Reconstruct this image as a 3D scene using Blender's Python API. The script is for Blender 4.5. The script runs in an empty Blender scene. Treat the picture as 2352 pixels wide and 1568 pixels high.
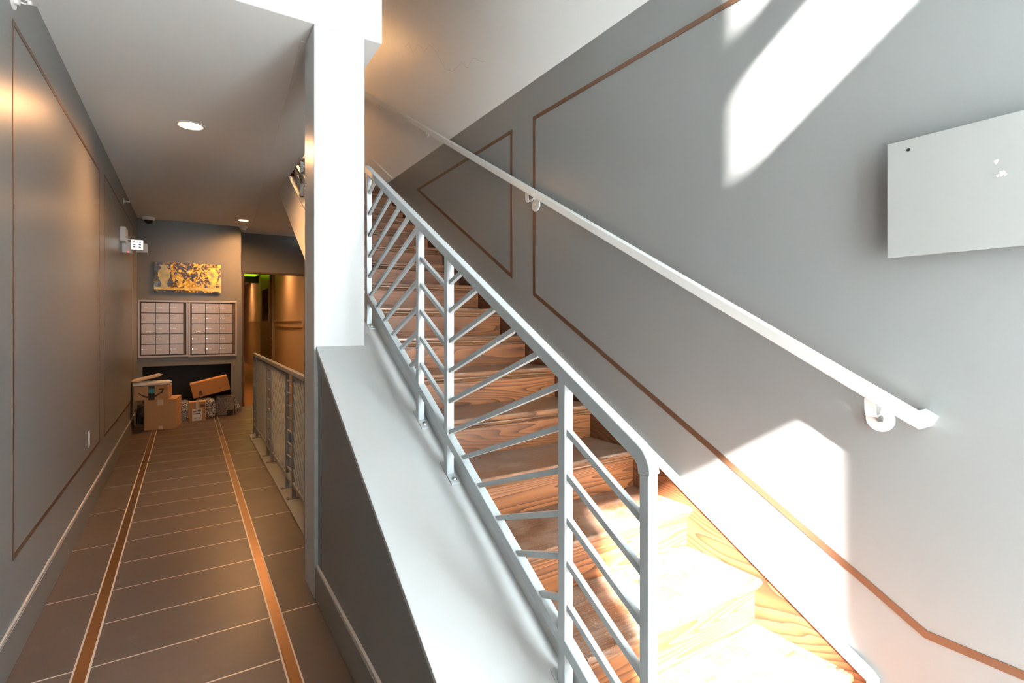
import bpy, bmesh, math, random
from mathutils import Vector, Matrix
random.seed(7)
S = bpy.context.scene
COL = S.collection
V = Vector
R = math.radians

# ------------------------------------------------------------------ camera
cam_d = bpy.data.cameras.new('camera')
cam_d.sensor_width = 36.0
cam_d.lens = 1173.0 / 2352.0 * 36.0
cam_d.shift_y = -43.0 / 2352.0
cam_d.clip_start = 0.02
cam = bpy.data.objects.new('camera', cam_d)
COL.objects.link(cam)
cam.location = (0, 0, 1.45)
cam.rotation_euler = (R(90), 0, -math.atan2(746, 1173))
S.camera = cam

# ------------------------------------------------------------------ world, sun, exposure
W = bpy.data.worlds.new('World'); S.world = W
W.use_nodes = True
bg = W.node_tree.nodes['Background']
bg.inputs[0].default_value = (0.90, 0.96, 1.0, 1)
bg.inputs[1].default_value = 1.5

sun_dir = V((0.45, 1.0, -0.69)).normalized()
sd = bpy.data.lights.new('sun', 'SUN')
sd.energy = 150.0; sd.angle = R(2.2); sd.color = (1.0, 0.965, 0.93)
so = bpy.data.objects.new('sun', sd); COL.objects.link(so)
so.rotation_euler = (-sun_dir).to_track_quat('Z', 'Y').to_euler()
so.location = (-3, -6, 8)

S.view_settings.view_transform = 'Standard'
S.view_settings.look = 'None'
S.view_settings.gamma = 1.0
S.view_settings.use_curve_mapping = False
S.view_settings.exposure = 0.84

# ------------------------------------------------------------------ dimensions
XL, XR = -0.63, 1.82          # hall left wall, stair right wall
YF = -0.70                    # street front
YC = 2.82                     # front face of column and upper header wall
ZC = 3.02                     # hall ceiling
ZT = 5.7                      # lobby ceiling
YB = 9.45                     # mailbox wall
YD = 10.0                     # cased opening wall
SL = 0.56                     # stair slope
RUN, RISE = 0.309, 0.174
def tz(k): return 0.325 + RISE * k
def ry(k): return 1.13 + RUN * k
def capz(y): return 0.555 * y - 0.240

# ------------------------------------------------------------------ material helpers
MATS = {}
def mat(name, col=(.8, .8, .8), rough=.5, metal=0.0, spec=None, build=None, coat=0.0):
    m = bpy.data.materials.new(name); m.use_nodes = True
    nt = m.node_tree; b = nt.nodes['Principled BSDF']
    b.inputs['Base Color'].default_value = (*col, 1)
    b.inputs['Roughness'].default_value = rough
    b.inputs['Metallic'].default_value = metal
    if spec is not None: b.inputs['Specular IOR Level'].default_value = spec
    if coat: b.inputs['Coat Weight'].default_value = coat; b.inputs['Coat Roughness'].default_value = .12
    if build: build(nt, b)
    MATS[name] = m
    return m
def N(nt, t, **kw):
    n = nt.nodes.new(t)
    for k, v in kw.items():
        if k.startswith('i_'):
            key = k[2:]
            key = int(key) if key.isdigit() else key.replace('_', ' ')
            n.inputs[key].default_value = v
        else: setattr(n, k, v)
    return n
def L(nt, a, b): nt.links.new(a, b)
def mth(nt, op, a, b=None, c=None, clamp=False):
    n = N(nt, 'ShaderNodeMath', operation=op); n.use_clamp = clamp
    for i, v in enumerate((a, b, c)):
        if v is None: continue
        if isinstance(v, (int, float)): n.inputs[i].default_value = v
        else: L(nt, v, n.inputs[i])
    return n.outputs[0]
def ramp(nt, fac, stops):
    r = N(nt, 'ShaderNodeValToRGB'); L(nt, fac, r.inputs[0])
    e = r.color_ramp.elements
    while len(e) < len(stops): e.new(.5)
    for q, (p, c) in zip(e, stops):
        q.position = p; q.color = (*c, 1)
    return r.outputs[0]
def mix(nt, fac, a, b):
    n = N(nt, 'ShaderNodeMix', data_type='RGBA')
    if isinstance(fac, (int, float)): n.inputs[0].default_value = fac
    else: L(nt, fac, n.inputs[0])
    for i, v in ((6, a), (7, b)):
        if isinstance(v, tuple): n.inputs[i].default_value = (*v, 1)
        else: L(nt, v, n.inputs[i])
    return n.outputs[2]
def coords(nt, scale=(1, 1, 1), rnd=0.0):
    tc = N(nt, 'ShaderNodeTexCoord')
    mp = N(nt, 'ShaderNodeMapping'); mp.inputs['Scale'].default_value = scale
    L(nt, tc.outputs['Object'], mp.inputs['Vector'])
    out = mp.outputs[0]
    if rnd:
        oi = N(nt, 'ShaderNodeObjectInfo')
        a = N(nt, 'ShaderNodeVectorMath', operation='SCALE'); a.inputs[0].default_value = (rnd, rnd * .7, rnd * 1.3)
        L(nt, oi.outputs['Random'], a.inputs['Scale'])
        s = N(nt, 'ShaderNodeVectorMath', operation='ADD'); L(nt, out, s.inputs[0]); L(nt, a.outputs[0], s.inputs[1])
        out = s.outputs[0]
    return out
def noise(nt, vec, scale, detail=2.0, rough=.5):
    n = N(nt, 'ShaderNodeTexNoise'); L(nt, vec, n.inputs['Vector'])
    n.inputs['Scale'].default_value = scale; n.inputs['Detail'].default_value = detail
    n.inputs['Roughness'].default_value = rough
    return n.outputs['Fac']
def bump(nt, b, h, strength=.1, dist=.01):
    n = N(nt, 'ShaderNodeBump'); n.inputs['Strength'].default_value = strength; n.inputs['Distance'].default_value = dist
    L(nt, h, n.inputs['Height']); L(nt, n.outputs[0], b.inputs['Normal'])

def paint(col, var=.06, orange=.04):
    def f(nt, b):
        c = coords(nt)
        n = noise(nt, c, 1.3, 4)
        L(nt, mix(nt, n, tuple(x * (1 - var) for x in col), tuple(min(1, x * (1 + var)) for x in col)), b.inputs['Base Color'])
        bump(nt, b, noise(nt, c, 260, 2), orange, .002)
    return f
GREY = (.165, .166, .163)
m_grey = mat('grey wall paint', GREY, .34, spec=.38, build=paint(GREY, .05, .05))
m_white = mat('white wall paint', (.70, .70, .69), .55, build=paint((.70, .70, .69), .03, .03))
m_capw = mat('white cap paint', (.45, .46, .46), .32, build=paint((.45, .46, .46), .03, .02))
m_ceil = mat('ceiling paint', (.86, .85, .83), .6, build=paint((.86, .85, .83), .03, .02))
m_tan = mat('tan corridor paint', (.50, .38, .26), .5, build=paint((.50, .38, .26), .05))
m_base = mat('baseboard paint', (.155, .155, .153), .3)
m_cover = mat('grey cover paint', (.23, .225, .22), .3, build=paint((.23, .225, .22), .05, .03))
m_rail = mat('grey metal paint', (.36, .39, .40), .33)
m_hrail = mat('pale metal paint', (.55, .56, .55), .35)
m_guard = mat('grey guard paint', (.20, .205, .205), .35)
m_steel = mat('bolt steel', (.55, .55, .53), .3, 1.0)
m_bronze = mat('bronze strip', (.34, .19, .095), .30, 1.0,
    build=lambda nt, b: bump(nt, b, noise(nt, coords(nt, (400, 8, 400)), 1, 1), .08, .001))
m_winl = mat('bronze wall strip', (.11, .055, .03), .40, .55)
m_black = mat('black', (.012, .012, .013), .5)
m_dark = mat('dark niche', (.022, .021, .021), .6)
m_plast = mat('white plastic', (.75, .74, .72), .35)
m_chrome = mat('chrome', (.8, .8, .8), .15, 1.0)
m_carpet = mat('orange brown carpet', (.22, .10, .035), .9)

def wood(dark, mid, light, dirn=(.55, 8.0, 8.0), amt=34.0, dust=0.0):
    def f(nt, b):
        v = coords(nt, dirn, 37.0)
        n1 = noise(nt, v, .8, 1.5, .4)
        w = mth(nt, 'FRACT', mth(nt, 'MULTIPLY', n1, amt))            # growth rings: soft early wood, sharp late wood
        w = mth(nt, 'POWER', w, 1.8)
        fine = noise(nt, coords(nt, tuple(x * (3 if x < 2 else 30) for x in dirn), 11.0), 1.0, 3)
        w2 = mth(nt, 'SUBTRACT', 1.0, mth(nt, 'MULTIPLY_ADD', w, .72, mth(nt, 'MULTIPLY', fine, .28)), clamp=True)
        big = noise(nt, coords(nt, (2.2, 3, 3), 5.0), 1.0, 2)
        c = ramp(nt, w2, [(.08, dark), (.42, mid), (.90, light)])
        c = mix(nt, mth(nt, 'MULTIPLY', ramp(nt, big, [(.4, (0, 0, 0)), (.7, (1, 1, 1))]), .45), c, dark)
        if dust:
            dn = noise(nt, coords(nt, (1, 1, 1), 3), 9, 5, .65)
            sp = noise(nt, coords(nt, (1, 1, 1), 3), 190, 2, .6)
            d1 = ramp(nt, dn, [(.42, (0, 0, 0)), (.75, (1, 1, 1))])
            d2 = ramp(nt, sp, [(.62, (0, 0, 0)), (.70, (1, 1, 1))])
            ge = N(nt, 'ShaderNodeNewGeometry'); sx = N(nt, 'ShaderNodeSeparateXYZ'); L(nt, ge.outputs['Normal'], sx.inputs[0])
            up = mth(nt, 'GREATER_THAN', sx.outputs[2], .3)
            df = mth(nt, 'MULTIPLY', mth(nt, 'MULTIPLY_ADD', d1, .28, mth(nt, 'MULTIPLY', d2, .5)), up, clamp=True)
            df = mth(nt, 'MULTIPLY_ADD', df, dust, .015)
            c = mix(nt, df, c, (.52, .44, .37))
            L(nt, mth(nt, 'MULTIPLY_ADD', df, .5, .28), b.inputs['Roughness'])
        L(nt, c, b.inputs['Base Color'])
        bump(nt, b, w2, .10, .0015)
    return f
m_tread = mat('stained pine tread', rough=.3, spec=.25, build=wood((.026, .009, .004), (.072, .025, .009), (.130, .050, .019), dust=.7))
m_riser = mat('stained pine riser', rough=.42, spec=.22, build=wood((.022, .007, .003), (.092, .028, .0085), (.165, .056, .017), amt=38))
m_mold = mat('stained pine molding', rough=.3, spec=.4, build=wood((.03, .010, .005), (.075, .030, .012), (.13, .056, .024), amt=14))
m_skirt = mat('stained pine skirt', rough=.4, spec=.25, build=wood((.030, .010, .005), (.085, .030, .012), (.145, .053, .021), dirn=(8, 1.2, 7), amt=26))

def floor_nodes(nt, b):
    tc = N(nt, 'ShaderNodeTexCoord'); sp = N(nt, 'ShaderNodeSeparateXYZ'); L(nt, tc.outputs['Object'], sp.inputs[0])
    x, y = sp.outputs[0], sp.outputs[1]
    g = .0040
    def lines(period, off):
        m = mth(nt, 'MODULO', mth(nt, 'ADD', y, 100 * period - off), period)
        m = mth(nt, 'ABSOLUTE', mth(nt, 'SUBTRACT', m, period / 2))
        return mth(nt, 'GREATER_THAN', m, period / 2 - g)
    cen = mth(nt, 'LESS_THAN', mth(nt, 'ABSOLUTE', x), .372)
    lc = lines(.3675, 2.762)
    ls = lines(.7315, 2.772)
    gl = mix(nt, cen, ls, lc)
    gx = mth(nt, 'GREATER_THAN', mth(nt, 'ABSOLUTE', mth(nt, 'SUBTRACT', mth(nt, 'ABSOLUTE', x), .368)), 99)
    for e in (-.3985, -.345, .3455, .3955):
        gx = mth(nt, 'MAXIMUM', gx, mth(nt, 'LESS_THAN', mth(nt, 'ABSOLUTE', mth(nt, 'SUBTRACT', x, e)), g))
    grout = mth(nt, 'MAXIMUM', gl, gx)
    row = mth(nt, 'FLOOR', mth(nt, 'DIVIDE', mth(nt, 'ADD', y, 40 - 2.762), .3675))
    wn = N(nt, 'ShaderNodeTexWhiteNoise', noise_dimensions='1D'); L(nt, row, wn.inputs['W'])
    n = noise(nt, coords(nt), 5, 5, .6); n2 = noise(nt, coords(nt), 240, 2)
    t = mth(nt, 'ADD', mth(nt, 'MULTIPLY', n, .6), mth(nt, 'ADD', mth(nt, 'MULTIPLY', n2, .25), mth(nt, 'MULTIPLY', wn.outputs[0], .12)))
    c = ramp(nt, t, [(.25, (.054, .038, .032)), (.75, (.096, .071, .060))])
    sm = ramp(nt, noise(nt, coords(nt, (1, 1, 1)), 3.2, 6, .75), [(.60, (0, 0, 0)), (.80, (1, 1, 1))])
    c = mix(nt, mth(nt, 'MULTIPLY', sm, .22), c, (.32, .27, .24))
    c = mix(nt, grout, c, (.60, .53, .47))
    L(nt, c, b.inputs['Base Color'])
    L(nt, mth(nt, 'MULTIPLY_ADD', n, .25, .22), b.inputs['Roughness'])
m_floor = mat('brown porcelain tile', rough=.35, build=floor_nodes)

def card(col):
    def f(nt, b):
        n = noise(nt, coords(nt, (30, 30, 240)), 1, 2); n2 = noise(nt, coords(nt), 6, 3)
        c = mix(nt, n, tuple(x * .85 for x in col), tuple(x * 1.1 for x in col))
        L(nt, mix(nt, mth(nt, 'MULTIPLY', n2, .3), c, tuple(x * .7 for x in col)), b.inputs['Base Color'])
    return f
m_card = mat('cardboard', (.46, .26, .13), .7, build=card((.46, .26, .13)))
m_card2 = mat('orange cardboard', (.50, .23, .08), .7, build=card((.50, .23, .08)))
m_tape = mat('clear tape', (.62, .48, .36), .25)
m_print = mat('black print', (.015, .014, .014), .5)
m_blue = mat('blue print', (.06, .30, .42), .5)
m_paper = mat('white paper', (.75, .73, .70), .5)
def mail_nodes(nt, b):
    n = noise(nt, coords(nt), 25, 4)
    L(nt, mix(nt, n, (.60, .56, .54), (.80, .77, .74)), b.inputs['Base Color']); bump(nt, b, n, .5, .01)
m_poly = mat('white poly mailer', rough=.3, build=mail_nodes)
def tanmail(nt, b):
    n = noise(nt, coords(nt), 25, 4)
    L(nt, mix(nt, n, (.62, .45, .32), (.80, .62, .46)), b.inputs['Base Color']); bump(nt, b, n, .5, .01)
m_polyt = mat('tan poly mailer', rough=.3, build=tanmail)
def speck(nt, b):
    n = noise(nt, coords(nt), 95, 3, .7)
    c = ramp(nt, n, [(.47, (.03, .03, .035)), (.53, (.58, .55, .54))])
    L(nt, c, b.inputs['Base Color'])
    bump(nt, b, noise(nt, coords(nt), 18, 3), .6, .02)
m_speck = mat('speckled plastic film', rough=.22, build=speck)
def speck2(nt, b):
    n = noise(nt, coords(nt), 110, 3, .7)
    c = ramp(nt, n, [(.42, (.05, .045, .04)), (.55, (.36, .30, .25))])
    L(nt, c, b.inputs['Base Color'])
m_speck2 = mat('grey speckled film', rough=.28, build=speck2)

def art_nodes(nt, b):
    v = coords(nt)
    d = noise(nt, v, 9, 3, .6)
    dv = N(nt, 'ShaderNodeVectorMath', operation='ADD'); L(nt, v, dv.inputs[0])
    sc = N(nt, 'ShaderNodeVectorMath', operation='SCALE'); sc.inputs['Scale'].default_value = .25
    nn = N(nt, 'ShaderNodeTexNoise'); L(nt, v, nn.inputs['Vector']); nn.inputs['Scale'].default_value = 7
    L(nt, nn.outputs['Color'], sc.inputs[0]); L(nt, sc.outputs[0], dv.inputs[1])
    n = noise(nt, dv.outputs[0], 22, 4, .62)
    sp = N(nt, 'ShaderNodeSeparateXYZ'); L(nt, v, sp.inputs[0])
    bias = mth(nt, 'MULTIPLY', mth(nt, 'SUBTRACT', sp.outputs[0], .05), .16)
    n = mth(nt, 'ADD', n, bias)
    L(nt, ramp(nt, n, [(.40, (.008, .009, .012)), (.50, (.10, .05, .01)), (.58, (.62, .36, .02)), (.72, (.80, .60, .05))]), b.inputs['Base Color'])
m_art = mat('glossy print', rough=.06, build=art_nodes, coat=1.0)
def flatart(c1, c2, sc):
    def f(nt, b):
        n = noise(nt, coords(nt), sc, 4, .6)
        L(nt, ramp(nt, n, [(.35, c1), (.65, c2)]), b.inputs['Base Color'])
    return f
m_vase1 = mat('pale printed vase', rough=.06, build=flatart((.28, .30, .12), (.55, .44, .20), 14), coat=1.0)
m_vase2 = mat('yellow printed vase', rough=.06, build=flatart((.20, .24, .06), (.75, .55, .03), 14), coat=1.0)
m_fig = mat('yellow printed rocks', rough=.06, build=flatart((.25, .12, .01), (.85, .60, .05), 26), coat=1.0)
m_ledge = mat('yellow printed ledge', rough=.06, build=flatart((.45, .30, .03), (.66, .50, .08), 12), coat=1.0)

def emit(name, col, s):
    def f(nt, b):
        b.inputs['Emission Color'].default_value = (*col, 1); b.inputs['Emission Strength'].default_value = s
    return mat(name, (.8, .8, .8), .5, build=f)
m_lamp = emit('lamp diffuser', (1.0, .66, .30), 7.0)
m_led = emit('led lens', (.95, 1.0, .97), .8)
m_red = emit('red indicator', (1, .05, .05), 2.0)
m_green = emit('green exit glow', (.60, 1.0, .02), .45)

def mbox_nodes(nt, b):
    n = noise(nt, coords(nt, (60, 60, 4), 9), 1, 3)
    L(nt, mix(nt, n, (.38, .32, .29), (.50, .43, .395)), b.inputs['Base Color'])
m_mbox = mat('anodised aluminium', rough=.36, metal=.55, build=mbox_nodes)
m_mdark = mat('dark joint', (.09, .07, .06), .5)

# ------------------------------------------------------------------ mesh builder
class MB:
    def __init__(s): s.v = []; s.f = []; s.sm = False
    def add(s, vs, fs):
        o = len(s.v); s.v += [tuple(p) for p in vs]; s.f += [tuple(i + o for i in f) for f in fs]; return s
    def box(s, a, b):
        x0, y0, z0 = a; x1, y1, z1 = b
        return s.add([(x0, y0, z0), (x1, y0, z0), (x1, y1, z0), (x0, y1, z0), (x0, y0, z1), (x1, y0, z1), (x1, y1, z1), (x0, y1, z1)],
                     [(0, 3, 2, 1), (4, 5, 6, 7), (0, 1, 5, 4), (1, 2, 6, 5), (2, 3, 7, 6), (3, 0, 4, 7)])
    def bar(s, p, q, w, h, up=(1, 0, 0)):
        # square section bar between p and q; w across 'up' vector, h across the other
        p, q = V(p), V(q); d = (q - p).normalized(); u = V(up); u = (u - d * u.dot(d)).normalized(); n = d.cross(u)
        vs = []
        for c in (p, q):
            for a, b in ((-1, -1), (1, -1), (1, 1), (-1, 1)): vs.append(c + u * (a * w / 2) + n * (b * h / 2))
        return s.add(vs, [(0, 1, 2, 3), (7, 6, 5, 4), (0, 4, 5, 1), (1, 5, 6, 2), (2, 6, 7, 3), (3, 7, 4, 0)])
    def prism(s, pts, axis, a, b):
        # polygon given in the two remaining axes, extruded along axis from a to b
        def mk(p, t):
            if axis == 0: return (t, p[0], p[1])
            if axis == 1: return (p[0], t, p[1])
            return (p[0], p[1], t)
        n = len(pts)
        vs = [mk(p, a) for p in pts] + [mk(p, b) for p in pts]
        fs = [tuple(range(n)), tuple(range(2 * n - 1, n - 1, -1))] + [(i, i + n, (i + 1) % n + n, (i + 1) % n) for i in range(n)]
        return s.add(vs, fs)
    def cyl(s, c, d, r, h, n=20, r2=None):
        c, d = V(c), V(d).normalized(); u = d.orthogonal().normalized(); w = d.cross(u); r2 = r if r2 is None else r2
        vs = []
        for k, (rr, t) in enumerate(((r, 0), (r2, h))):
            for i in range(n):
                a = 2 * math.pi * i / n; vs.append(c + d * t + u * (rr * math.cos(a)) + w * (rr * math.sin(a)))
        return s.add(vs, [tuple(range(n - 1, -1, -1)), tuple(range(n, 2 * n))] + [(i, (i + 1) % n, (i + 1) % n + n, i + n) for i in range(n)])
    def lathe(s, c, prof, n=24, axis=(0, 0, 1)):
        c = V(c); d = V(axis).normalized(); u = d.orthogonal().normalized(); w = d.cross(u)
        vs = []; fs = []
        for r, t in prof:
            for i in range(n):
                a = 2 * math.pi * i / n; vs.append(c + d * t + u * (r * math.cos(a)) + w * (r * math.sin(a)))
        for k in range(len(prof) - 1):
            for i in range(n):
                fs.append((k * n + i, k * n + (i + 1) % n, (k + 1) * n + (i + 1) % n, (k + 1) * n + i))
        return s.add(vs, fs)
    def ribbon(s, pts, w, t, side):
        # flat strap following pts (list of Vectors), width along 'side', thickness t
        side = V(side).normalized(); vs = []; n = len(pts)
        for i, p in enumerate(pts):
            p = V(p); d = (V(pts[min(i + 1, n - 1)]) - V(pts[max(i - 1, 0)])).normalized(); nn = d.cross(side).normalized()
            for a, b in ((-1, -1), (1, -1), (1, 1), (-1, 1)): vs.append(p + side * (a * w / 2) + nn * (b * t / 2))
        fs = [(0, 1, 2, 3), tuple(4 * (n - 1) + i for i in (3, 2, 1, 0))]
        for i in range(n - 1):
            for j in range(4):
                a = 4 * i + j; b = 4 * i + (j + 1) % 4
                fs.append((a, b, b + 4, a + 4))
        return s.add(vs, fs)
    def build(s, name, m, parent=None, bev=0.0, smooth=False, loc=None, kind=None, label=None, seg=2):
        me = bpy.data.meshes.new(name)
        vs = s.v
        if loc is not None: vs = [(p[0] - loc[0], p[1] - loc[1], p[2] - loc[2]) for p in vs]
        me.from_pydata(vs, [], s.f); me.update()
        bm = bmesh.new(); bm.from_mesh(me); bmesh.ops.recalc_face_normals(bm, faces=bm.faces); bm.to_mesh(me); bm.free()
        me.materials.append(m)
        if smooth:
            for p in me.polygons: p.use_smooth = True
        o = bpy.data.objects.new(name, me); COL.objects.link(o)
        if loc is not None: o.location = loc
        if parent is not None:
            o.parent = parent
            if loc is None and parent.type == 'EMPTY': o.location = -parent.location
        if bev:
            md = o.modifiers.new('bevel', 'BEVEL'); md.width = bev; md.segments = seg; md.limit_method = 'ANGLE'; md.angle_limit = R(40)
        if kind: o['kind'] = kind
        if label: o['label'] = label
        return o
def struct(name, mb, m, **k): return mb.build(name, m, kind='structure', **k)
def box(a, b): return MB().box(a, b)
def thing(name, label, cat, loc=(0, 0, 0), group=None, rz=0.0):
    o = bpy.data.objects.new(name, None); COL.objects.link(o); o.location = loc; o.rotation_euler = (0, 0, rz)
    o.empty_display_size = .1
    o['label'] = label; o['category'] = cat
    if group: o['group'] = group
    return o
def local(mb, name, m, parent, **k):
    # mesh already in the parent's local frame
    o = mb.build(name, m, None, **k); o.parent = parent; return o
def tag(o, label, cat, group=None):
    o['label'] = label; o['category'] = cat
    if group: o['group'] = group
    return o

# ================================================================== SETTING
# floors
fl = MB()
HX0, HX1, HY0, HY1 = .85, XR, 3.25, 7.32      # basement stair opening
fl.box((XL - .15, YF - .1, -.2), (HX0, YD, 0)).box((HX0, YF - .1, -.2), (XR + .15, HY0, 0)).box((HX0, HY1, -.2), (XR + .15, YD, 0))
struct('floor', fl, m_floor)
struct('floor_corridor', box((.5, YD, -.2), (XR + .2, 24, 0)), m_carpet)
struct('floor_upper', box((XR - .9, ry(17) - .03, 3.10), (XR, 9.0, tz(17) + RISE * 0)), m_tread)
struct('floor_basement', box((HX0 - .05, HY0, -1.7), (XR + .1, HY1 + .1, -1.6)), m_floor)
# pavement outside
struct('ground', box((-14, -22, -.25), (16, YF - .15, -.02)), mat('asphalt', (.14, .14, .14), .8))

# left wall
struct('wall_left', box((XL - .15, YF, 0), (XL, YB + .2, ZC)), m_grey)
struct('wall_left_upper', box((XL - .15, YF, ZC), (XL, 9.1, ZT)), m_white)
# right wall: grey below, white above the horizontal paint line
struct('wall_right', box((XR, YF, -1.7), (XR + .15, YD, 2.955)), m_grey)
struct('wall_right_upper', box((XR, YF, 2.955), (XR + .15, 9.0, ZT)), m_white)
# hall ceiling slab
struct('ceiling', box((XL, YC + .003, ZC), (.925, YD, ZC + .26)).box((.925, 6.25, ZC), (XR, YD, ZC + .08)), m_ceil)
struct('ceiling_lobby', box((XL - .15, YF, ZT), (XR + .15, 9.0, ZT + .1)), m_white)
# upper header wall over the hall mouth
struct('wall_header', box((XL, YC, ZC + .26), (.925, YC + .20, ZT)).box((XL, YC, ZC + .001), (.925, YC + .003, ZC + .26)), m_white)
struct('wall_upper_end', box((XL, 9.0, 3.2), (XR + .15, 9.1, ZT)), m_white)
# column
tag(box((.562, YC, 0), (.828, 3.07, ZC)).build('column', m_capw, bev=.003),
    'square white column between the hallway and the stairs', 'column')
# front wall with street door opening and tall upper window
DX0, DX1, DZ = .325, 1.102, 2.315
UX0, UX1, UZ0, UZ1 = .925, 1.55, 3.345, 4.30
fw = MB()
y0, y1 = YF - .12, YF
FX, FZ = DX1 + .06, 3.31        # added frosted light pane reaches from the door post to the right wall
fw.box((XL - .15, y0, DZ), (FX, y1, UZ0)).box((XL - .15, y0, UZ0), (XL + .1, y1, ZT)).box((UX0 - .06, y0, UZ0), (UX0, y1, ZT)).box((UX1, y0, FZ), (XR + .15, y1, ZT)).box((UX0, y0, UZ1), (UX1, y1, ZT))
fw.box((FX, y0, FZ), (XR, y1, UZ0)).box((XL + .1, y0, 5.3), (UX0 - .06, y1, ZT))
fw.box((XL - .15, y0, 0), (DX0, y1, DZ)).box((DX1, y0, 0), (FX, y1, DZ)).box((XR, y0, 0), (XR + .15, y1, FZ))
struct('wall_front', fw, m_white)
def frost(fac):
    def f(nt, b):
        tr = N(nt, 'ShaderNodeBsdfTranslucent'); tr.inputs[0].default_value = (.84, .925, .955, 1)
        ms = N(nt, 'ShaderNodeMixShader'); ms.inputs[0].default_value = fac
        L(nt, b.outputs[0], ms.inputs[1]); L(nt, tr.outputs[0], ms.inputs[2])
        L(nt, ms.outputs[0], nt.nodes['Material Output'].inputs[0])
    return f
m_frost = mat('added frosted glass', (.9, .92, .92), .3, build=frost(.95))
m_frost2 = mat('dense added frosted glass', (.9, .92, .92), .3, build=frost(.11))
struct('added_pane_2', box((FX, YF - .06, 0), (XR, YF - .054, FZ)), m_frost)  # unseen pane added to brighten the near right wall
struct('added_pane_3', box((XL + .1, YF - .06, UZ0), (UX0 - .06, YF - .054, 5.3)), m_frost2)  # unseen upper pane added for soft light from high in front
struct('window_1', box((UX0, YF - .08, 3.73), (UX1, YF - .04, 3.94)), m_rail)

# mailbox wall with parcel niche
bw = MB()
NX0, NX1, NZ = -.568, .603, .788
bw.box((XL, YB, NZ), (.747, YB + .5, ZC)).box((XL, YB, 0), (NX0, YB + .5, NZ)).box((NX1, YB, 0), (.747, YB + .5, NZ))
struct('wall_back', bw, m_grey)
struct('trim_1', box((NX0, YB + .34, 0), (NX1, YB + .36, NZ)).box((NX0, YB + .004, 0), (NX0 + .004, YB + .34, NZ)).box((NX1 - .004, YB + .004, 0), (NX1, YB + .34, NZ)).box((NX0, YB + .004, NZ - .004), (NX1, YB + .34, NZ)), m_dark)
# opening wall to the corridor
struct('wall_opening', box((.747, YD, 2.345), (XR, YD + .12, ZC)).box((.5, YD, 0), (.80, YD + .12, ZC)), m_grey)
struct('trim_2', box((.80, YD - .012, 0), (.838, YD + .13, 2.345)).box((.838, YD - .012, 2.315), (XR, YD + .13, 2.345)), mat('brown door casing', (.10, .065, .045), .4))
# corridor
CY = 24.0
struct('wall_corridor_right', box((XR, YD, 0), (XR + .15, 13.7, 2.95)).box((XR, 14.25, 0), (XR + .15, CY, 2.95)), m_tan)
struct('door_1', box((XR + .10, 13.65, 0), (XR + .2, 14.3, 2.95)), m_dark)
struct('wall_corridor_left', box((.5, YD + .12, 0), (.55, CY, 2.95)), m_tan)
struct('wall_corridor_end', box((.5, CY, 0), (XR + .15, CY + .1, 2.95)), m_tan)
struct('ceiling_corridor', box((.5, YD + .12, 2.85), (XR + .3, CY, 2.95)), m_ceil)
struct('trim_3', box((XR - .025, YD + .14, 1.36), (XR, 13.68, 1.50)).box((XR - .045, YD + .14, 1.48), (XR, 13.68, 1.505))
       .box((XR - .025, 16.4, 1.36), (XR, CY, 1.50)).box((XR - .045, 16.4, 1.48), (XR, CY, 1.505)), m_tan)
struct('baseboard_corridor', box((XR - .02, YD + .14, 0), (XR, 13.68, .14)).box((XR - .02, 16.4, 0), (XR, CY, .14)), m_tan)
struct('trim_4', box((.55, 17.2, 2.66), (XR, 17.35, 2.85)), m_dark)
m_wpan = mat('brown wood panel', (.20, .115, .05), .35, build=wood((.10, .05, .02), (.20, .12, .05), (.26, .16, .07), dirn=(8, 8, 1)))
dp = thing('wall_panel', 'brown wood panel with a narrow mirror on the corridor wall', 'panel', (XR - .04, 15.3, 0))
box((XR - .045, 14.3, 0), (XR, 16.3, 2.84)).build('board', m_wpan, dp)
box((XR - .052, 14.55, 1.5), (XR - .045, 15.85, 2.35)).build('mirror', mat('dark mirror', (.35, .33, .26), .03, 1.0), dp)
tag(box((1.0, 14.6, 2.82), (1.7, 16.9, 2.849)).build('ceiling_light_panel', m_green), 'green glowing ceiling light panel in the far corridor', 'light')
# walls under the stairs and of the basement stair
struct('wall_stair_end', box((.59, 3.08, 0), (XR, 3.24, 1.3)), m_grey)
struct('wall_basement', box((HX0 - .02, HY0, -1.6), (HX0, HY1, -.2)).box((HX0, HY1, -1.6), (XR, HY1 + .05, -.2)), m_tan)

# kneewall beside the stairs with white sloping cap
kw = MB().prism([(0.0, 0), (3.075, 0), (3.075, capz(3.075) - .03), (.44, 0.001)], 0, .582, .95)
struct('wall_stair_knee', kw, m_grey)
yc0, yc1 = .46, 5.86
struct('trim_5', MB().prism([(yc0, capz(yc0) - .022), (3.075, capz(3.075) - .022), (3.075, capz(3.075)), (yc0, capz(yc0))], 0, .572, 1.012), m_capw, bev=.002)
struct('trim_13', MB().prism([(.62, .62 * .56 - .25), (5.6, 5.6 * .56 - .28), (5.6, 5.6 * .56 - .168), (.62, .62 * .56 - .168)], 0, .947, .956), m_capw)
# stringer beam carrying the flight above the hall
struct('wall_stringer', MB().prism([(3.075, capz(3.075) - .02), (3.075, .905), (6.60, 3.02), (5.95, 3.02)], 0, .905, .95), m_white)
struct('trim_6', MB().prism([(3.07, capz(3.07) - .02), (yc1, capz(yc1) - .02), (yc1, capz(yc1)), (3.07, capz(3.07))], 0, .90, 1.012), m_capw)
struct('ceiling_stair_soffit', MB().prism([(3.2, 1.02), (8.0, 1.02 + 4.8 * .56), (8.0, 1.06 + 4.8 * .56), (3.2, 1.06)], 0, 1.0, XR), m_ceil)

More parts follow.
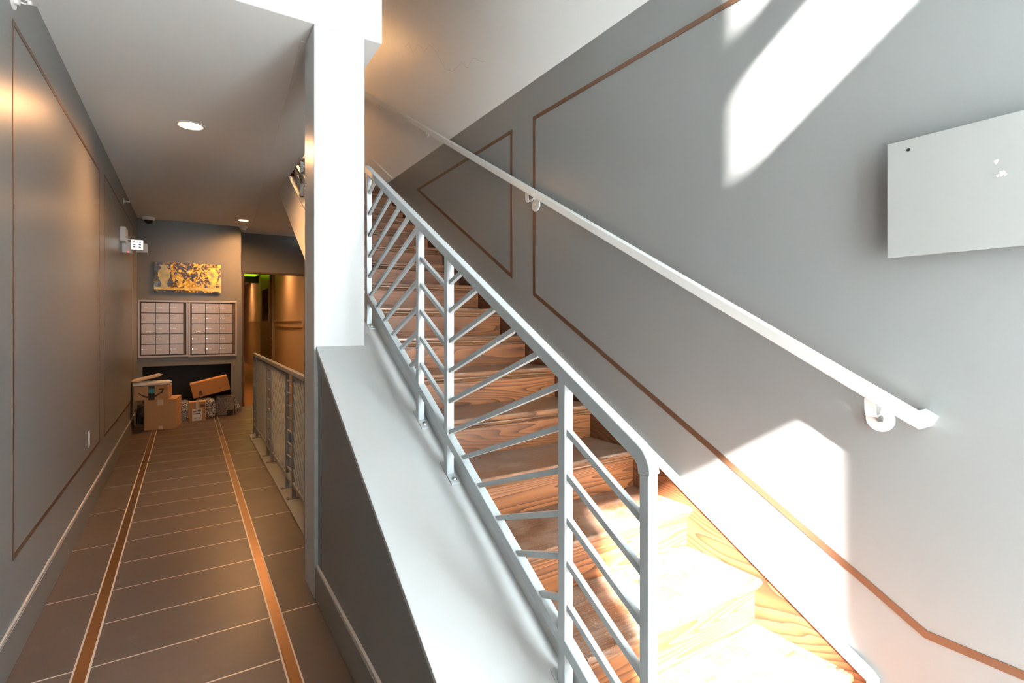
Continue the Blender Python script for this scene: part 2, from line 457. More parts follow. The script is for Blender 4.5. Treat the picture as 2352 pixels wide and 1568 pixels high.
# baseboards
def baseb(name, a, b, **k): return struct(name, box(a, b), m_base, bev=.003, **k)
baseb('baseboard_left', (XL, YF, 0), (XL + .014, YB, .165))
baseb('baseboard_back', (NX1, YB - .014, 0), (.747, YB, .165))
baseb('baseboard_stair', (.566, 1.0, 0), (.582, YC, .165))
struct('trim_7', box((XL, YF, .165), (XL + .010, YB, .180)), mat('baseboard lip highlight', (.50, .46, .43), .3), bev=.003)  # lip is baseboard grey; its catch light is painted in as paler colour
struct('trim_8', box((.570, 1.0, .165), (.582, YC, .180)), MATS['baseboard lip highlight'], bev=.003)  # same painted catch light along the kneewall baseboard
# ceiling seam
struct('trim_9', MB().add([(.535, 3.03, ZC - .004), (.565, 3.03, ZC - .004), (.92, 9.35, ZC - .004), (.89, 9.35, ZC - .004),
                          (.535, 3.03, ZC), (.565, 3.03, ZC), (.92, 9.35, ZC), (.89, 9.35, ZC)],
                         [(0, 3, 2, 1), (4, 5, 6, 7), (0, 1, 5, 4), (1, 2, 6, 5), (2, 3, 7, 6), (3, 0, 4, 7)]), m_ceil)

# bronze floor inlays
def inlay(name, a, b, label):
    return tag(box(a, b).build(name, m_bronze), label, 'floor strip', 'bronze strips in the hall floor')
inlay('floor_inlay', (-.394, YF, -.001), (-.349, YB, .0025), 'long bronze strip set in the floor near the left wall')
inlay('floor_inlay', (.349, YF, -.001), (.392, 7.50, .0025), 'long bronze strip set in the floor near the white column')
inlay('floor_inlay', (.349, 7.50, -.001), (1.8, 7.545, .0025), 'short bronze strip crossing the floor by the guard rail end')
inlay('floor_inlay', (.45, 9.36, -.001), (1.8, 9.385, .0025), 'thin bronze strip across the floor before the corridor opening')

# bronze wall inlays -------------------------------------------------
def poly_inlay(x, pts, w, name, label, closed=True, out=-1):
    n = len(pts); P = [V(p) for p in pts]; off = []
    for i in range(n):
        ds = []
        if closed or i > 0: ds.append((P[i] - P[i - 1]).normalized())
        if closed or i < n - 1: ds.append((P[(i + 1) % n] - P[i]).normalized())
        ns = [V((-d.y, d.x)) for d in ds]
        m = sum(ns, V((0, 0))).normalized(); off.append(m * (w / 2) / max(.2, m.dot(ns[0])))
    mb = MB(); xa, xb = (x + .002, x - .002)
    vs = []
    for i in range(n):
        a, b = P[i] + off[i], P[i] - off[i]
        vs += [(xa, a.x, a.y), (xa, b.x, b.y), (xb, b.x, b.y), (xb, a.x, a.y)]
    fs = []
    for i in range(n if closed else n - 1):
        j = (i + 1) % n
        for k in range(4): fs.append((4 * i + k, 4 * i + (k + 1) % 4, 4 * j + (k + 1) % 4, 4 * j + k))
    mb.add(vs, fs)
    return tag(mb.build(name, m_winl), label, 'wall trim', 'bronze outlines on the walls')
poly_inlay(XL, [(2.995, .445), (2.995, 2.738), (5.54, 2.738), (5.54, .440)], .022, 'wall_inlay', 'large bronze rectangle outline nearest the camera on the left wall')
poly_inlay(XL, [(5.86, .432), (5.86, 2.78), (8.75, 2.78), (8.75, .400)], .018, 'wall_inlay', 'far bronze rectangle outline on the left wall near the parcels')
poly_inlay(XR, [(4.50, 2.694), (2.868, 2.720), (2.868, 1.762)], .024, 'wall_inlay', 'small triangular bronze outline high on the stair wall')
poly_inlay(XR, [(.0, .541), (.61, .541), (2.604, 1.628), (2.604, 2.721), (.0, 2.721)], .024, 'wall_inlay', 'large bronze outline on the sunlit stair wall', closed=False)
mb = MB().bar((.582, 2.74, .18), (.582, 2.74, 1.18), .004, .010)
tag(mb.build('wall_inlay', m_cover), 'thin vertical strip on the dark stair side wall by the column', 'wall trim')

# cracks in the white paint of the upper right wall
pts = []
for i in range(40):
    t = i / 39
    y = 4.95 - 1.55 * t; z = 4.30 - .62 * t + .05 * math.sin(9 * t) + random.uniform(-.012, .012)
    pts.append((XR - .0005, y, z))
mc = MB()
def hair(pp, w=.0022):
    for a_, b_ in zip(pp[:-1], pp[1:]): mc.bar((XR, a_[0], a_[1]), (XR, b_[0], b_[1]), .001, w)
cr_ = [(4.84, 4.19), (4.72, 4.17), (4.62, 4.02), (4.50, 4.05), (4.34, 3.91), (4.24, 3.93), (4.10, 3.82), (3.98, 3.66), (3.86, 3.54), (3.76, 3.50), (3.60, 3.49), (3.49, 3.41), (3.42, 3.45), (3.30, 3.37), (3.19, 3.33)]
rr = random.Random(4); fine = []
for (p_, q_) in zip(cr_[:-1], cr_[1:]):
    for t_ in (0, .33, .66): fine.append((p_[0] + (q_[0] - p_[0]) * t_ + rr.uniform(-.008, .008), p_[1] + (q_[1] - p_[1]) * t_ + rr.uniform(-.010, .010)))
hair(fine)
struct('trim_14', mc, mat('hairline crack', (.42, .41, .40), .6))
# ================================================================== STAIRCASE
st = thing('staircase', 'stained wooden staircase climbing beside the grey wall', 'staircase', (1.41, .5, 0))
NST = 17
x0, x1 = .955, XR - .021
def tread_prof(k):
    z = tz(k); yb = ry(k); yn = ry(k - 1) - .032; t = .027
    pr = [(yb, z), (yn + .010, z)]
    for a in range(1, 7):
        th = R(90 + a * 30); pr.append((yn + .0135 + .0135 * math.cos(th), z - .0135 + .0135 * math.sin(th)))
    pr += [(yb, z - t)]
    return pr
for k in range(-1, NST + 1):
    pr = tread_prof(k)
    if k == NST: pr = [(ry(k) + .0, p[1]) if abs(p[0] - ry(k)) < 1e-6 else p for p in pr]
    MB().prism(pr, 0, x0, x1).build('tread', m_tread, st, bev=.0015)
    zt = tz(k) - .027; yr = ry(k - 1)
    MB().prism([(yr, zt), (yr - .022, zt), (yr - .022, zt - .006), (yr - .017, zt - .009), (yr - .012, zt - .016), (yr - .010, zt - .022), (yr - .004, zt - .024), (yr, zt - .026)], 0, x0, x1).build('molding', m_mold, st)
    box((x0, yr, tz(k) - RISE), (x1, yr + .018, zt)).build('riser', m_riser, st)
# skirt board on the wall
def skz(y): return .563 * y - .097
MB().prism([(.755, 0), (.755, skz(.755)), (6.0, skz(6.0)), (6.2, skz(6.0)), (6.2, 2.7), (1.5, 0)], 0, XR - .021, XR).build('skirt_board', m_skirt, st)
# white cap moulding over the skirt
m_trimw = mat('white trim paint', (.72, .72, .70), .3)
struct('trim_10', MB().prism([(.725, 0), (.725, skz(.755) + .012), (.74, skz(.755) + .030), (5.36, skz(5.36) + .030), (5.40, skz(5.40)), (.755, skz(.755)), (.755, 0)], 0, XR - .026, XR), m_trimw, bev=.003)
struct('baseboard_landing', MB().prism([(5.40, 2.952), (5.16, 2.952), (5.93, 3.385), (8.9, 3.385), (8.9, 3.25), (6.0, 3.25)], 0, XR - .018, XR), m_white, bev=.003)

# ================================================================== STAIR RAILING
rl = thing('stair_railing', 'pale grey metal stair railing with slanted bars on the white cap', 'railing', (.915, 1.9, capz(1.9)))
XG = .915
def trz(y): return .683 + .56 * y - .0235      # centre of top rail
def brz(y): return -.097 + .57 * y - .020      # centre of bottom rail
RS = .046; PW = .031
yn = .840
tp = [V((XG, 3.075, trz(3.075)))]
# curved joint into the newel
a0 = V((XG, yn + .030, trz(yn + .030)))
tp.append(a0)
c1 = V((XG, yn + .0, trz(yn) )); c2 = V((XG, yn, trz(yn) - .035))
for t in (.25, .5, .75, 1):
    tp.append(a0 * (1 - t) ** 2 + c1 * 2 * t * (1 - t) + c2 * t * t)
MB().ribbon(tp, .034, .038, (1, 0, 0)).build('top_rail', m_rail, rl, bev=.003)
box((XG - .0165, yn - .0145, .02), (XG + .0165, yn + .0145, trz(yn) - .034)).build('post', m_rail, rl, bev=.003)
MB().bar((XG, 3.06, brz(3.06)), (XG, yn, brz(yn)), .032, .034).build('bottom_rail', m_rail, rl, bev=.002)
posts = [1.153, 1.925, 2.235, 3.035]
for y in posts:
    zb = capz(y)
    box((XG - PW / 2, y - PW / 2, zb - .0), (XG + PW / 2, y + PW / 2, trz(y) - .01)).build('post', m_rail, rl, bev=.002)
    # foot flange with bolt
    f = MB(); ya, yb_ = y - .060, y + .052
    f.prism([(ya, capz(ya)), (yb_, capz(yb_)), (yb_, capz(yb_) + .007), (ya, capz(ya) + .007)], 0, XG - .0165, XG + .022)
    fo = f.build('foot_plate', m_rail, rl, bev=.002)
    bz = capz(y - .040) + .007
    bo = MB().cyl((XG + .006, y - .040, bz), (0, -.485, .874), .011, .003, 16).cyl((XG + .006, y - .0415, bz + .0026), (0, -.485, .874), .0075, .007, 6).build('bolt', m_steel)
    bo.parent = fo
BARS = [((3.02, 2.095), (2.805, 2.177)), ((3.034, 2.217), (2.93, 2.258)), ((3.02, 1.968), (2.673, 2.104)), ((3.02, 1.843), (2.534, 2.03)), ((3.02, 1.724), (2.408, 1.957)),
        ((3.02, 1.603), (2.29, 1.886)), ((2.892, 1.53), (2.25, 1.775)), ((2.764, 1.452), (2.25, 1.652)), ((2.638, 1.376), (2.25, 1.527)),
        ((2.508, 1.311), (2.25, 1.412)), ((2.372, 1.232), (2.25, 1.285)),
        ((2.235, 1.755), (1.93, 1.590)), ((2.235, 1.634), (1.93, 1.466)), ((2.235, 1.512), (1.93, 1.346)), ((2.235, 1.388), (1.93, 1.222)), ((2.235, 1.266), (1.93, 1.102)),
        ((1.937, 1.606), (1.832, 1.640)), ((1.937, 1.487), (1.71, 1.567)), ((1.938, 1.364), (1.575, 1.492)), ((1.938, 1.242), (1.444, 1.419)),
        ((1.938, 1.117), (1.312, 1.345)), ((1.938, .99), (1.16, 1.274)), ((1.816, .914), (1.16, 1.152)), ((1.684, .84), (1.16, 1.028)),
        ((1.555, .761), (1.16, .903)), ((1.419, .69), (1.16, .780)), ((1.291, .615), (1.16, .658)),
        ((1.15, 1.146), (.855, .983)), ((1.15, 1.020), (.855, .858)), ((1.15, .896), (.855, .735)), ((1.15, .774), (.855, .612)), ((1.15, .650), (.855, .490))]
for p, q in BARS:
    if q[1] > p[1] and q[0] not in (2.25, 1.16):            # reach up into the top rail
        d_ = (V(q) - V(p)).normalized() * .032; q = (q[0] + d_.x, q[1] + d_.y)
    MB().bar((XG, p[0], p[1]), (XG, q[0], q[1]), .016, .017).build('baluster', m_rail, rl)

# second flight of railing, glimpsed behind the column
r2 = thing('stair_railing', 'short dark railing piece glimpsed behind the white column', 'railing', (.94, 4.8, capz(4.8)))
X2 = .932
for y in (3.9, 4.95, 5.25):
    box((X2 - .014, y - .014, capz(y)), (X2 + .014, y + .014, min(trz(y), 3.0))).build('post', m_guard, r2)
    box((X2 - .02, y - .05, capz(y - .02)), (X2 + .02, y + .03, capz(y) + .012)).build('foot_plate', m_guard, r2)
for k in range(5):
    z = capz(5.25) + .12 + .1 * k
    if z < 2.95: MB().bar((X2, 5.25, z), (X2, 4.95, z - .05), .014, .014).build('baluster', m_guard, r2)
MB().bar((X2, 3.9, brz(3.9)), (X2, 5.5, brz(5.5)), .03, .03).build('bottom_rail', m_guard, r2)

# ================================================================== WALL HANDRAIL
hr = thing('handrail', 'pale metal handrail mounted on the stair wall with round brackets', 'handrail', (1.74, 2.5, 2.2))
HX = 1.745
def hz(y): return .552 * y + .843
ph = [V((HX, 6.6, hz(6.6))), V((HX, .600, hz(.600)))]
MB().ribbon([ph[0], ph[1]], .040, .038, (1, 0, 0)).build('rail', m_hrail, hr, bev=.003)
MB().bar((HX - .0188, .602, hz(.602)), (XR, .602, hz(.602)), .038, .036, up=(0, .87, .49)).build('rail_return', m_hrail, hr, bev=.003)
for i, (by, bz) in enumerate([(.723, 1.153), (2.576, 2.175), (4.267, 3.147), (5.595, 3.889)]):
    d = MB().cyl((XR - .006, by, bz), (-1, 0, 0), .040, .004, 32).cyl((XR, by, bz), (-1, 0, 0), .037, .006, 32)
    do = d.build('bracket_plate', m_hrail, hr, smooth=False, bev=.001)
    bo = MB().cyl((XR - .010, by, bz), (-1, 0, 0), .011, .003, 16).cyl((XR - .013, by, bz), (-1, 0, 0), .0075, .006, 6).build('bolt', m_steel); bo.parent = do
    yt = by + .0; zt = hz(yt) - .022
    arm = []
    P = [(XR - .008, bz + .036), (XR - .030, bz + .040), (XR - .048, bz + .018), (XR - .070, bz + .018), (HX, (bz + .02 + zt) / 2 + .01), (HX, zt)]
    for s_ in range(len(P) - 1):
        for t in (0, .33, .66):
            p0 = P[max(s_ - 1, 0)]; p1 = P[s_]; p2 = P[s_ + 1]; p3 = P[min(s_ + 2, len(P) - 1)]
            def cr(a, b, c, d): return .5 * ((2 * b) + (-a + c) * t + (2 * a - 5 * b + 4 * c - d) * t * t + (-a + 3 * b - 3 * c + d) * t ** 3)
            arm.append((cr(p0[0], p1[0], p2[0], p3[0]), by, cr(p0[1], p1[1], p2[1], p3[1])))
    arm.append((HX, by, zt))
    MB().ribbon(arm, .030, .0045, (0, 1, 0)).build('bracket_arm', m_hrail, hr)

# ================================================================== COVER PANEL ON RIGHT WALL
cp = thing('wall_cover_panel', 'flat grey cover panel standing off the sunlit right wall', 'panel', (XR, .4, 1.65))
px = 1.785
pan = MB().prism([(.694, 1.646), (.694, 1.988), (-.30, 1.988), (-.30, 1.646)], 0, px, px + .012).build('cover', m_cover, cp, bev=.001)
box((px + .012, -.25, 1.70), (XR, .64, 1.94)).build('back_box', m_cover, cp)
MB().cyl((px + .001, .640, 1.957), (-1, 0, 0), .0048, .0016, 16).build('screw_hole', m_black, cp)
for (yy, zz, r) in ((.447, 1.871, .006), (.436, 1.838, .0075), (.444, 1.834, .004), (.430, 1.834, .004)):
    c = MB(); pts2 = [(yy + r * (1 + .35 * math.sin(3 * a + yy * 99)) * .7 * math.cos(a), zz + r * (1 + .3 * math.cos(2.3 * a)) * math.sin(a)) for a in [2 * math.pi * i / 14 for i in range(14)]]
    c.prism(pts2, 0, px - .0008, px + .001).build('paint_chip', m_trimw, cp)

# ================================================================== GUARD RAIL OVER BASEMENT STAIR
gd = thing('guard_railing', 'grey metal guard rail with slanted bars along the floor opening', 'railing', (.735, 5.3, .02))
GX = .735
struct('trim_11', box((.665, 3.10, 0), (.86, 7.36, .018)), m_guard, bev=.002)
struct('trim_12', box((.80, 3.25, -.28), (.86, 7.33, .0)), m_guard)
gp = [7.38, 7.09, 6.07, 5.76, 4.80, 4.48, 3.52, 3.22]
GT, GB = 1.058, .135
MB().bar((GX, 7.40, GT - .018), (GX, 3.15, GT - .018), .040, .036).build('top_rail', m_guard, gd, bev=.003)
MB().bar((GX, 7.38, GB), (GX, 3.20, GB), .03, .03).build('bottom_rail', m_guard, gd, bev=.002)
for y in gp:
    box((GX - .015, y - .015, .018), (GX + .015, y + .015, GT - .03)).build('post', m_guard, gd, bev=.002)
    fo = box((GX - .055, y - .022, .018), (GX + .045, y + .022, .026)).build('foot_plate', m_guard, gd, bev=.001)
    bo = MB().cyl((GX - .038, y, .026), (0, 0, 1), .008, .008, 8).build('bolt', m_steel); bo.parent = fo
for a, b in ((7.38, 7.09), (6.07, 5.76), (4.80, 4.48), (3.52, 3.22)):
    for k in range(8):
        z = .20 + k * .107
        MB().bar((GX, a, z), (GX, b, z + .015), .014, .014).build('baluster', m_guard, gd)
for a, b in ((7.09, 6.07), (5.76, 4.80), (4.48, 3.52)):
    sl = .86; sp_ = .118
    n = int((a - b + (GT - GB) / sl) / sp_) + 1
    for k in range(1, n):
        # line z = GB + sl*(y - yk); yk is where it meets the bottom rail
        yk = b + k * sp_ - (GT - GB) / sl
        pa = max(b, yk); za = GB + sl * (pa - yk)
        pb = min(a, yk + (GT - .03 - GB) / sl); zb = GB + sl * (pb - yk)
        if pb - pa > .03: MB().bar((GX, pa, za), (GX, pb, zb), .014, .014).build('baluster', m_guard, gd)

# ================================================================== MAILBOXES
def mailbox(xa, xb, za, zb, label, rail_r):
    t = thing('mailbox_unit', label, 'mailbox', ((xa + xb) / 2, YB, za), group='mailbox units on the back wall')
    fr = .026; yf = YB - .022
    m = MB(); m.box((xa, yf, za), (xb, YB, za + fr)).box((xa, yf, zb - fr), (xb, YB, zb)).box((xa, yf, za + fr), (xa + fr, YB, zb - fr)).box((xb - fr, yf, za + fr), (xb, YB, zb - fr))
    m.build('frame', m_mbox, t, bev=.003)
    box((xa + fr, YB - .006, za + fr), (xb - fr, YB - .001, zb - fr)).build('backing', m_mdark, t)
    ia, ib = xa + fr + .014, xb - fr - .034
    ja, jb = za + fr + .012, zb - fr - .012
    cw = (ib - ia) / 3; rh = (jb - ja) / 5; g = .005
    proto = None
    for r in range(5):
        for c in range(3):
            X0 = ia + c * cw + g; X1 = ia + (c + 1) * cw - g; Z0 = ja + (4 - r) * rh + g; Z1 = ja + (5 - r) * rh - g
            d = box((X0, YB - .016, Z0), (X1, YB - .006, Z1)).build('door', m_mbox, t, bev=.0015)
            zc = (Z0 + Z1) / 2 + .006
            if r == 2 and c == 0:
                o = MB().cyl(((X0 + X1) / 2, YB - .016, zc + .005), (0, -1, 0), .009, .006, 16).build('lock', mat('brass lock', (.6, .42, .15), .3, 1.0)); o.parent = d
                w = .062
                o = box(((X0 + X1) / 2 - w / 2, YB - .0172, Z0 + .004), ((X0 + X1) / 2 + w / 2, YB - .016, Z0 + .038)).build('paper_label', m_paper); o.parent = d
                o = box(((X0 + X1) / 2 - w * .22, YB - .0178, Z0 + .012), ((X0 + X1) / 2 + w * .22, YB - .0172, Z0 + .019)).build('print', m_print); o.parent = d
                for sx, sz in ((X0 + .012, Z0 + .014), (X1 - .012, Z0 + .014), (X0 + .012, Z1 - .014), (X1 - .012, Z1 - .014)):
                    o = MB().cyl((sx, YB - .016, sz), (0, -1, 0), .006, .002, 10).build('screw', m_mdark); o.parent = d
            else:
                o = MB().cyl((X0 + .014, YB - .016, zc), (0, -1, 0), .0085, .005, 14).build('lock', m_chrome); o.parent = d
                o = box((X0 + .034, YB - .0175, zc - .006), (X0 + .078, YB - .016, zc + .003)).build('name_plate', m_paper); o.parent = d
    return t
mailbox(XL + .004, .012, .925, 1.793, 'left aluminium mailbox unit, touching the left hallway wall', 1)
mailbox(.014, .684, .915, 1.795, 'right aluminium mailbox unit, nearer the corridor opening', 1)

# ================================================================== ARTWORK
ar = thing('framed_picture', 'glossy yellow and black garden print above the mailboxes', 'picture', (.015, YB - .03, 1.93))
ax0, ax1, az0, az1 = -.424, .455, 1.925, 2.375
box((ax0, YB - .035, az0), (ax1, YB - .023, az1)).build('print', m_art, ar, bev=.001)
box((ax0 + .08, YB - .023, az0 + .08), (ax1 - .08, YB, az1 - .08)).build('mount', m_black, ar)
aw, ah = ax1 - ax0, az1 - az0
def art(pts, name, m, lift=0.0004, label=None):
    P = [(ax0 + u * aw, az1 - v * ah) for u, v in pts]
    return MB().prism(P, 1, YB - .035 - lift, YB - .0348).build(name, m, ar, label=label)
def vase(cx_, top, s_):
    prof = [(.075, 0), (.070, .025), (.045, .07), (.045, .13), (.085, .19), (.095, .30), (.085, .42), (.055, .58), (.045, .64), (.05, .72), (.06, .78)]
    r = [(cx_ + a * s_, top + b * s_) for a, b in prof]; l = [(cx_ - a * s_, top + b * s_) for a, b in reversed(prof)]
    return r + l
art([(0, .845), (.25, .85), (.6, .83), (1, .84), (1, .955), (.6, .93), (.3, .925), (0, .93)], 'ledge', m_ledge, .0003)
art(vase(.145, .10, .96), 'vase', m_vase1, .0008, 'pale green vase')
art(vase(.875, .12, .9), 'vase', m_vase2, .0008, 'yellow vase')
art([(.30, .42), (.34, .36), (.39, .40), (.43, .52), (.41, .66), (.42, .80), (.36, .84), (.33, .80), (.35, .62), (.31, .55)], 'boulder', m_fig, .0006)
art([(.42, .76), (.45, .60), (.50, .50), (.55, .62), (.62, .70), (.73, .80), (.72, .84), (.58, .84), (.44, .84)], 'boulder', m_fig, .0007)
art([(.235, .08), (.275, .06), (.28, .35), (.31, .62), (.28, .66), (.25, .40)], 'tree_trunk', m_fig, .0005)

# ================================================================== PARCELS
def carton(label, cx_, cy_, z0, w, d, h, rz, m, tilt=0.0, name='cardboard_box'):
    t = thing(name, label, 'box', (cx_, cy_, z0), rz=rz, group='cardboard boxes piled under the mailboxes')
    t.rotation_euler = (0, tilt, rz)
    local(box((-w / 2, -d / 2, 0), (w / 2, d / 2, h)), 'carton', m, t, bev=.004)
    return t
b1 = carton('large plain cardboard box standing on the floor near the left wall', -.280, 8.62, 0, .362, .42, .408, R(-8), m_card)
local(box((-.032, -.2115, .33), (.035, -.2095, .408)).box((-.032, -.2115, .408), (.035, .21, .4095)), 'tape', m_tape, b1)
local(box((-.020, -.2112, .0), (.030, -.2095, .05)), 'tape', m_tape, b1)
b2 = carton('cardboard box with curved black arrow, on top of the largest box', -.392, 8.545, .4105, .385, .28, .188, R(-7), m_card)
local(box((-.032, -.1415, .0), (.040, -.1400, .188)), 'tape', m_print, b2)
local(box((-.030, -.1425, .090), (.038, -.1415, .150)).box((-.030, -.1425, .158), (.038, -.1415, .164)), 'tape_print', m_blue, b2)
def text(body, size, parent, loc, rot, m, name='lettering', ext=.0003):
    c = bpy.data.curves.new(name, 'FONT'); c.body = body; c.size = size; c.align_x = 'CENTER'; c.align_y = 'CENTER'; c.extrude = ext
    o = bpy.data.objects.new(name, c); COL.objects.link(o); c.materials.append(m)
    o.parent = parent; o.location = loc; o.rotation_euler = rot
    return o
local(box((-.010, -.1421, .030), (-.004, -.1415, .046)).box((.002, -.1421, .034), (.016, -.1415, .048)), 'tape_mark', m_paper, b2)
# smile arrow
sm = []
for i in range(25):
    t = i / 24; x = -.155 + .285 * t; z = .112 - .085 * math.sin(math.pi * min(1, (t * .86 + .02))) * 1.0 + .035 * t * t
    sm.append((x, z))
a = MB(); up_, dn = [], []
for i, (x, z) in enumerate(sm):
    t = i / 24; w = .0028 + .0085 * math.sin(math.pi * min(1, t * .95)) ** .8
    up_.append((x, z + w)); dn.append((x, z - w))
for i in range(24):
    a.add([(up_[i][0], -.1435, up_[i][1]), (up_[i + 1][0], -.1435, up_[i + 1][1]), (dn[i + 1][0], -.1435, dn[i + 1][1]), (dn[i][0], -.1435, dn[i][1])], [(0, 1, 2, 3)])
ex, ez = sm[-1]
def st2(p, q, w): a.bar((p[0], -.1435, p[1]), (q[0], -.1435, q[1]), .0006, w, up=(0, 1, 0))
st2((ex - .045, ez + .024), (ex + .008, ez + .028), .013); st2((ex + .006, ez + .032), (ex - .012, ez - .030), .013)
local(a, 'arrow_mark', m_print, b2)
c_ = MB(); c_.bar((.150, -.1415, .150), (.150, -.1415, .175), .0008, .003, up=(0, 1, 0)).bar((.168, -.1415, .150), (.168, -.1415, .175), .0008, .003, up=(0, 1, 0)).bar((.145, -.1415, .146), (.173, -.1415, .146), .0008, .003, up=(0, 1, 0))
local(c_, 'handling_mark', m_print, b2)
b3 = carton('small upright cardboard box with white shipping label on the floor', .124, 8.86, 0, .213, .13, .292, R(2), m_card)
local(box((-.065, -.0665, .015), (.055, -.0652, .185)), 'shipping_label', m_paper, b3)
lab = MB()
for (xa, xb, za, zb) in ((-.052, -.012, .150, .160), (-.002, .045, .150, .160), (-.052, .040, .136, .144), (-.052, -.035, .112, .124), (-.030, .036, .112, .124), (-.045, -.01, .045, .050), (.02, .045, .045, .055), (.036, .046, .075, .085), (.0, .04, .17, .175)):
    lab.box((xa, -.0672, za), (xb, -.0665, zb))
local(lab, 'label_print', m_print, b3)
local(box((.035, -.0665, .215), (.095, -.0652, .25)), 'stamp', mat('brown print', (.10, .05, .03), .6), b3)
local(box((-.02, -.0662, .185), (.02, -.0652, .292)).box((-.02, -.066, .292), (.02, .065, .2932)), 'tape', m_tape, b3)
b4 = carton('long cardboard box lying tilted on top of the wrapped bags', .325, 9.17, .360, .50, .24, .225, R(0), m_card2, tilt=R(-12.5))
local(box((-.165, -.1215, .02), (-.125, -.1202, .09)), 'stamp', MATS['brown print'], b4)

def bag(label, c, s_, m, seed, name='plastic_bag', rz=0.0, cat='bag', rough=.18, lv=3):
    me = bpy.data.meshes.new('film'); bm = bmesh.new()
    bmesh.ops.create_cube(bm, size=1.0)
    bmesh.ops.subdivide_edges(bm, edges=bm.edges[:], cuts=7, use_grid_fill=True)
    rn = random.Random(seed)
    from mathutils import noise as mn
    for v in bm.verts:
        p = v.co.copy()
        r_ = max(abs(p.x), abs(p.y), abs(p.z))
        sph = p.normalized() * .62
        q = p.lerp(sph, .35)
        nz = mn.noise_vector(p * 3.1 + V((seed * 3.7, seed, 0))) * rough * .45 + mn.noise_vector(p * 8.0 + V((seed, 0, 0))) * rough * .22
        q += nz
        q.z = max(q.z, -.5)
        v.co = V((q.x * s_[0], q.y * s_[1], (q.z + .5) * s_[2]))
    bm.to_mesh(me); bm.free(); me.materials.append(m)
    o = bpy.data.objects.new(name, me); COL.objects.link(o); o.location = c; o.rotation_euler = (0, 0, rz)
    for p in me.polygons: p.use_smooth = (rough < .1)
    tag(o, label, cat, 'poly mailers on the arrow box' if 'mailer' in name else 'plastic bags under the mailboxes'); return o
bag('crinkled black and white plastic bag left of the labelled small box', (-.055, 9.13, 0), (.20, .22, .27), m_speck, 1)
bag('crinkled speckled plastic bag right behind the small labelled box', (.235, 9.10, 0), (.25, .24, .29), m_speck, 2)
wb = thing('wrapped_parcel', 'clear wrapped grey speckled parcel rightmost in the heap', 'parcel', (.50, 9.24, 0), rz=R(4))
local(box((-.13, -.11, 0), (.12, .11, .30)), 'parcel', m_speck2, wb, bev=.02)
local(box((.02, -.1115, .01), (.10, -.1100, .085)), 'patch', m_black, wb)
local(MB().add([(.12, -.10, .30), (.205, -.09, .13), (.14, -.09, .02), (.12, .08, .02), (.16, .08, .16), (.12, .09, .30)], [(0, 1, 2), (2, 1, 4, 3), (1, 0, 5, 4)]), 'film_flap', m_speck, wb)
bag('dark plastic bag in the corner behind the largest box', (-.52, 9.12, 0), (.17, .30, .28), mat('dark bag film', (.03, .028, .02), .35), 5)
bag('white poly mailer lying flat on the arrow box', (-.405, 8.53, .600), (.41, .24, .050), m_poly, 8, name='poly_mailer', rz=R(8), cat='parcel', rough=.24)
mb_ = bag('tan poly mailer leaning on top of the white mailer', (-.455, 8.51, .690), (.30, .18, .030), m_polyt, 9, name='poly_mailer', rz=R(10), cat='parcel', rough=.24)
mb_.rotation_euler = (0, R(-13), R(10))

# ================================================================== CEILING AND WALL FIXTURES
def downlight(x, y, z, label, r=.098, power=60, col=(1.0, .50, .20), vis=True):
    t = thing('ceiling_light', label, 'light', (x, y, z), group='round recessed ceiling lights')
    MB().lathe((x, y, z), [(r * .84, .006), (r * .84, -.003), (r * 1.0, -.006), (r * 1.12, -.002), (r * 1.12, .0)], 36).build('trim_ring', m_plast, t, smooth=True)
    MB().cyl((x, y, z - .003), (0, 0, 1), r * .86, .004, 32).build('diffuser', m_lamp, t)
    ld = bpy.data.lights.new('lamp', 'SPOT'); ld.energy = power; ld.color = col; ld.spot_size = R(172); ld.spot_blend = 1.0; ld.shadow_soft_size = .07
    lo = bpy.data.objects.new('lamp', ld); COL.objects.link(lo); lo.location = (x, y, z - .02)
    return t
downlight(.023, 4.81, ZC, 'large round recessed ceiling light nearest the camera in the hall', power=155)
downlight(.726, 8.81, ZC, 'far round recessed ceiling light by the corridor opening', r=.082, power=190)
downlight(1.35, 11.6, 2.85, 'recessed light in the corridor ceiling', r=.06, power=90)
downlight(1.45, 19.0, 2.85, 'recessed light at the far end of the corridor ceiling', r=.06, power=90)
downlight(1.35, 7.4, ZT, 'added unseen ceiling light above the upper landing', r=.09, power=190)  # lamp added out of view to warm the upper stair wall

def sprinkler(y, z, s_, label):
    t = thing('fire_sprinkler', label, 'sprinkler', (XL, y, z), group='sidewall sprinklers on the left wall')
    MB().cyl((XL, y, z), (1, 0, 0), .036 * s_, .006, 24).cyl((XL + .006, y, z), (1, 0, 0), .018 * s_, .016, 16).build('escutcheon', m_plast, t, bev=.001)
    MB().ribbon([(XL + .02, y - .016 * s_, z), (XL + .04, y - .018 * s_, z), (XL + .058, y - .004, z)], .006, .004, (0, 0, 1)).ribbon([(XL + .02, y + .016 * s_, z), (XL + .04, y + .018 * s_, z), (XL + .058, y + .004, z)], .006, .004, (0, 0, 1)).build('yoke', m_plast, t)
    MB().box((XL + .056, y - .024 * s_, z + .004), (XL + .085, y + .024 * s_, z + .008)).cyl((XL + .05, y, z), (1, 0, 0), .010, .012, 12).build('deflector', m_plast, t)
    return t
sprinkler(2.985, 2.835, 1.25, 'white sidewall sprinkler high on the left wall nearest the camera')
sprinkler(7.46, 2.867, 1.0, 'white sidewall sprinkler far along the left wall near the ceiling')

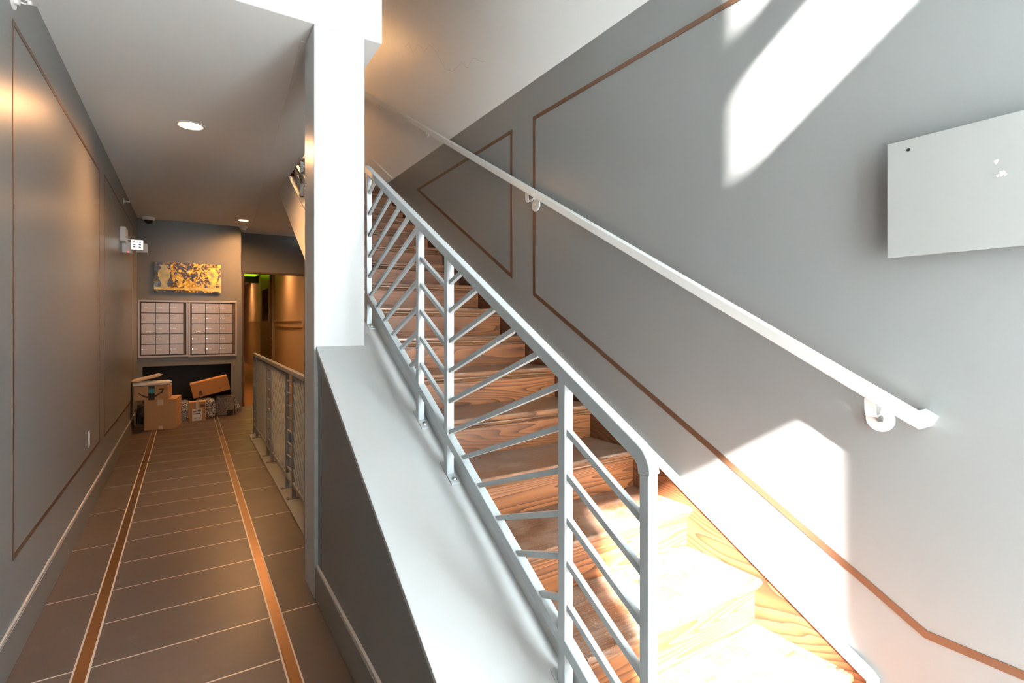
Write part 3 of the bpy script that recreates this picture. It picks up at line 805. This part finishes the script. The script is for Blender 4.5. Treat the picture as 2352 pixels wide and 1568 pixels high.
em = thing('emergency_light', 'white emergency light with square lamp heads on the left wall', 'light', (XL, 7.35, 2.35))
box((XL, 7.10, 2.36), (XL + .055, 7.36, 2.52)).build('housing', m_plast, em, bev=.008)
box((XL + .0, 7.30, 2.25), (XL + .09, 7.48, 2.385)).build('battery_box', m_plast, em, bev=.006)
MB().cyl((XL + .055, 7.30, 2.41), (1, 0, 0), .014, .03, 16).cyl((XL + .055, 7.30, 2.375), (1, 0, 0), .014, .03, 16).build('knuckle', m_chrome, em)
hd = box((XL + .085, 7.26, 2.285), (XL + .205, 7.32, 2.405)).build('lamp_head', m_plast, em, bev=.008)
ln = box((XL + .091, 7.254, 2.291), (XL + .199, 7.261, 2.399)).build('lens', m_led, em, bev=.003)
dd = MB()
for ax_ in (XL + .118, XL + .172):
    for az_ in (2.318, 2.345, 2.375): dd.box((ax_ - .012, 7.2535, az_ - .007), (ax_ + .012, 7.2542, az_ + .007))
dd.build('led_grid', mat('led shade', (.25, .26, .25), .5), em)
box((XL + .13, 7.33, 2.27), (XL + .235, 7.40, 2.375)).build('lamp_head', m_plast, em, bev=.008)
MB().cyl((XL + .06, 7.299, 2.262), (0, -1, 0), .006, .004, 10).build('indicator', m_red, em)

dc = thing('security_camera', 'white dome security camera on the ceiling in the back corner', 'camera', (-.485, 9.30, ZC))
MB().lathe((-.485, 9.30, ZC), [(.0, 0), (.078, 0), (.078, -.03), (.070, -.048), (0.0, -.048)], 28).build('base', m_plast, dc, smooth=False)
MB().lathe((-.485, 9.30, ZC - .048), [(.055, 0), (.050, -.025), (.032, -.045), (.0, -.053)], 24).build('dome', mat('black dome', (.02, .02, .022), .08), dc, smooth=True)
sk = thing('smoke_detector', 'small white smoke detector on the ceiling beyond the far light', 'detector', (.772, 9.42, ZC))
MB().lathe((.772, 9.42, ZC), [(0, 0), (.065, 0), (.062, -.02), (.045, -.028), (.042, -.05), (.030, -.058), (0, -.058)], 24).build('body', m_plast, sk)
ol = thing('wall_outlet', 'white electrical outlet low on the left wall', 'outlet', (XL, 4.97, .57))
box((XL, 4.935, .512), (XL + .006, 5.005, .632)).build('plate', mat('grey plate', (.42, .42, .41), .35), ol, bev=.002)
box((XL + .006, 4.950, .525), (XL + .008, 4.990, .565)).box((XL + .006, 4.950, .580), (XL + .008, 4.990, .620)).build('socket', m_plast, ol)
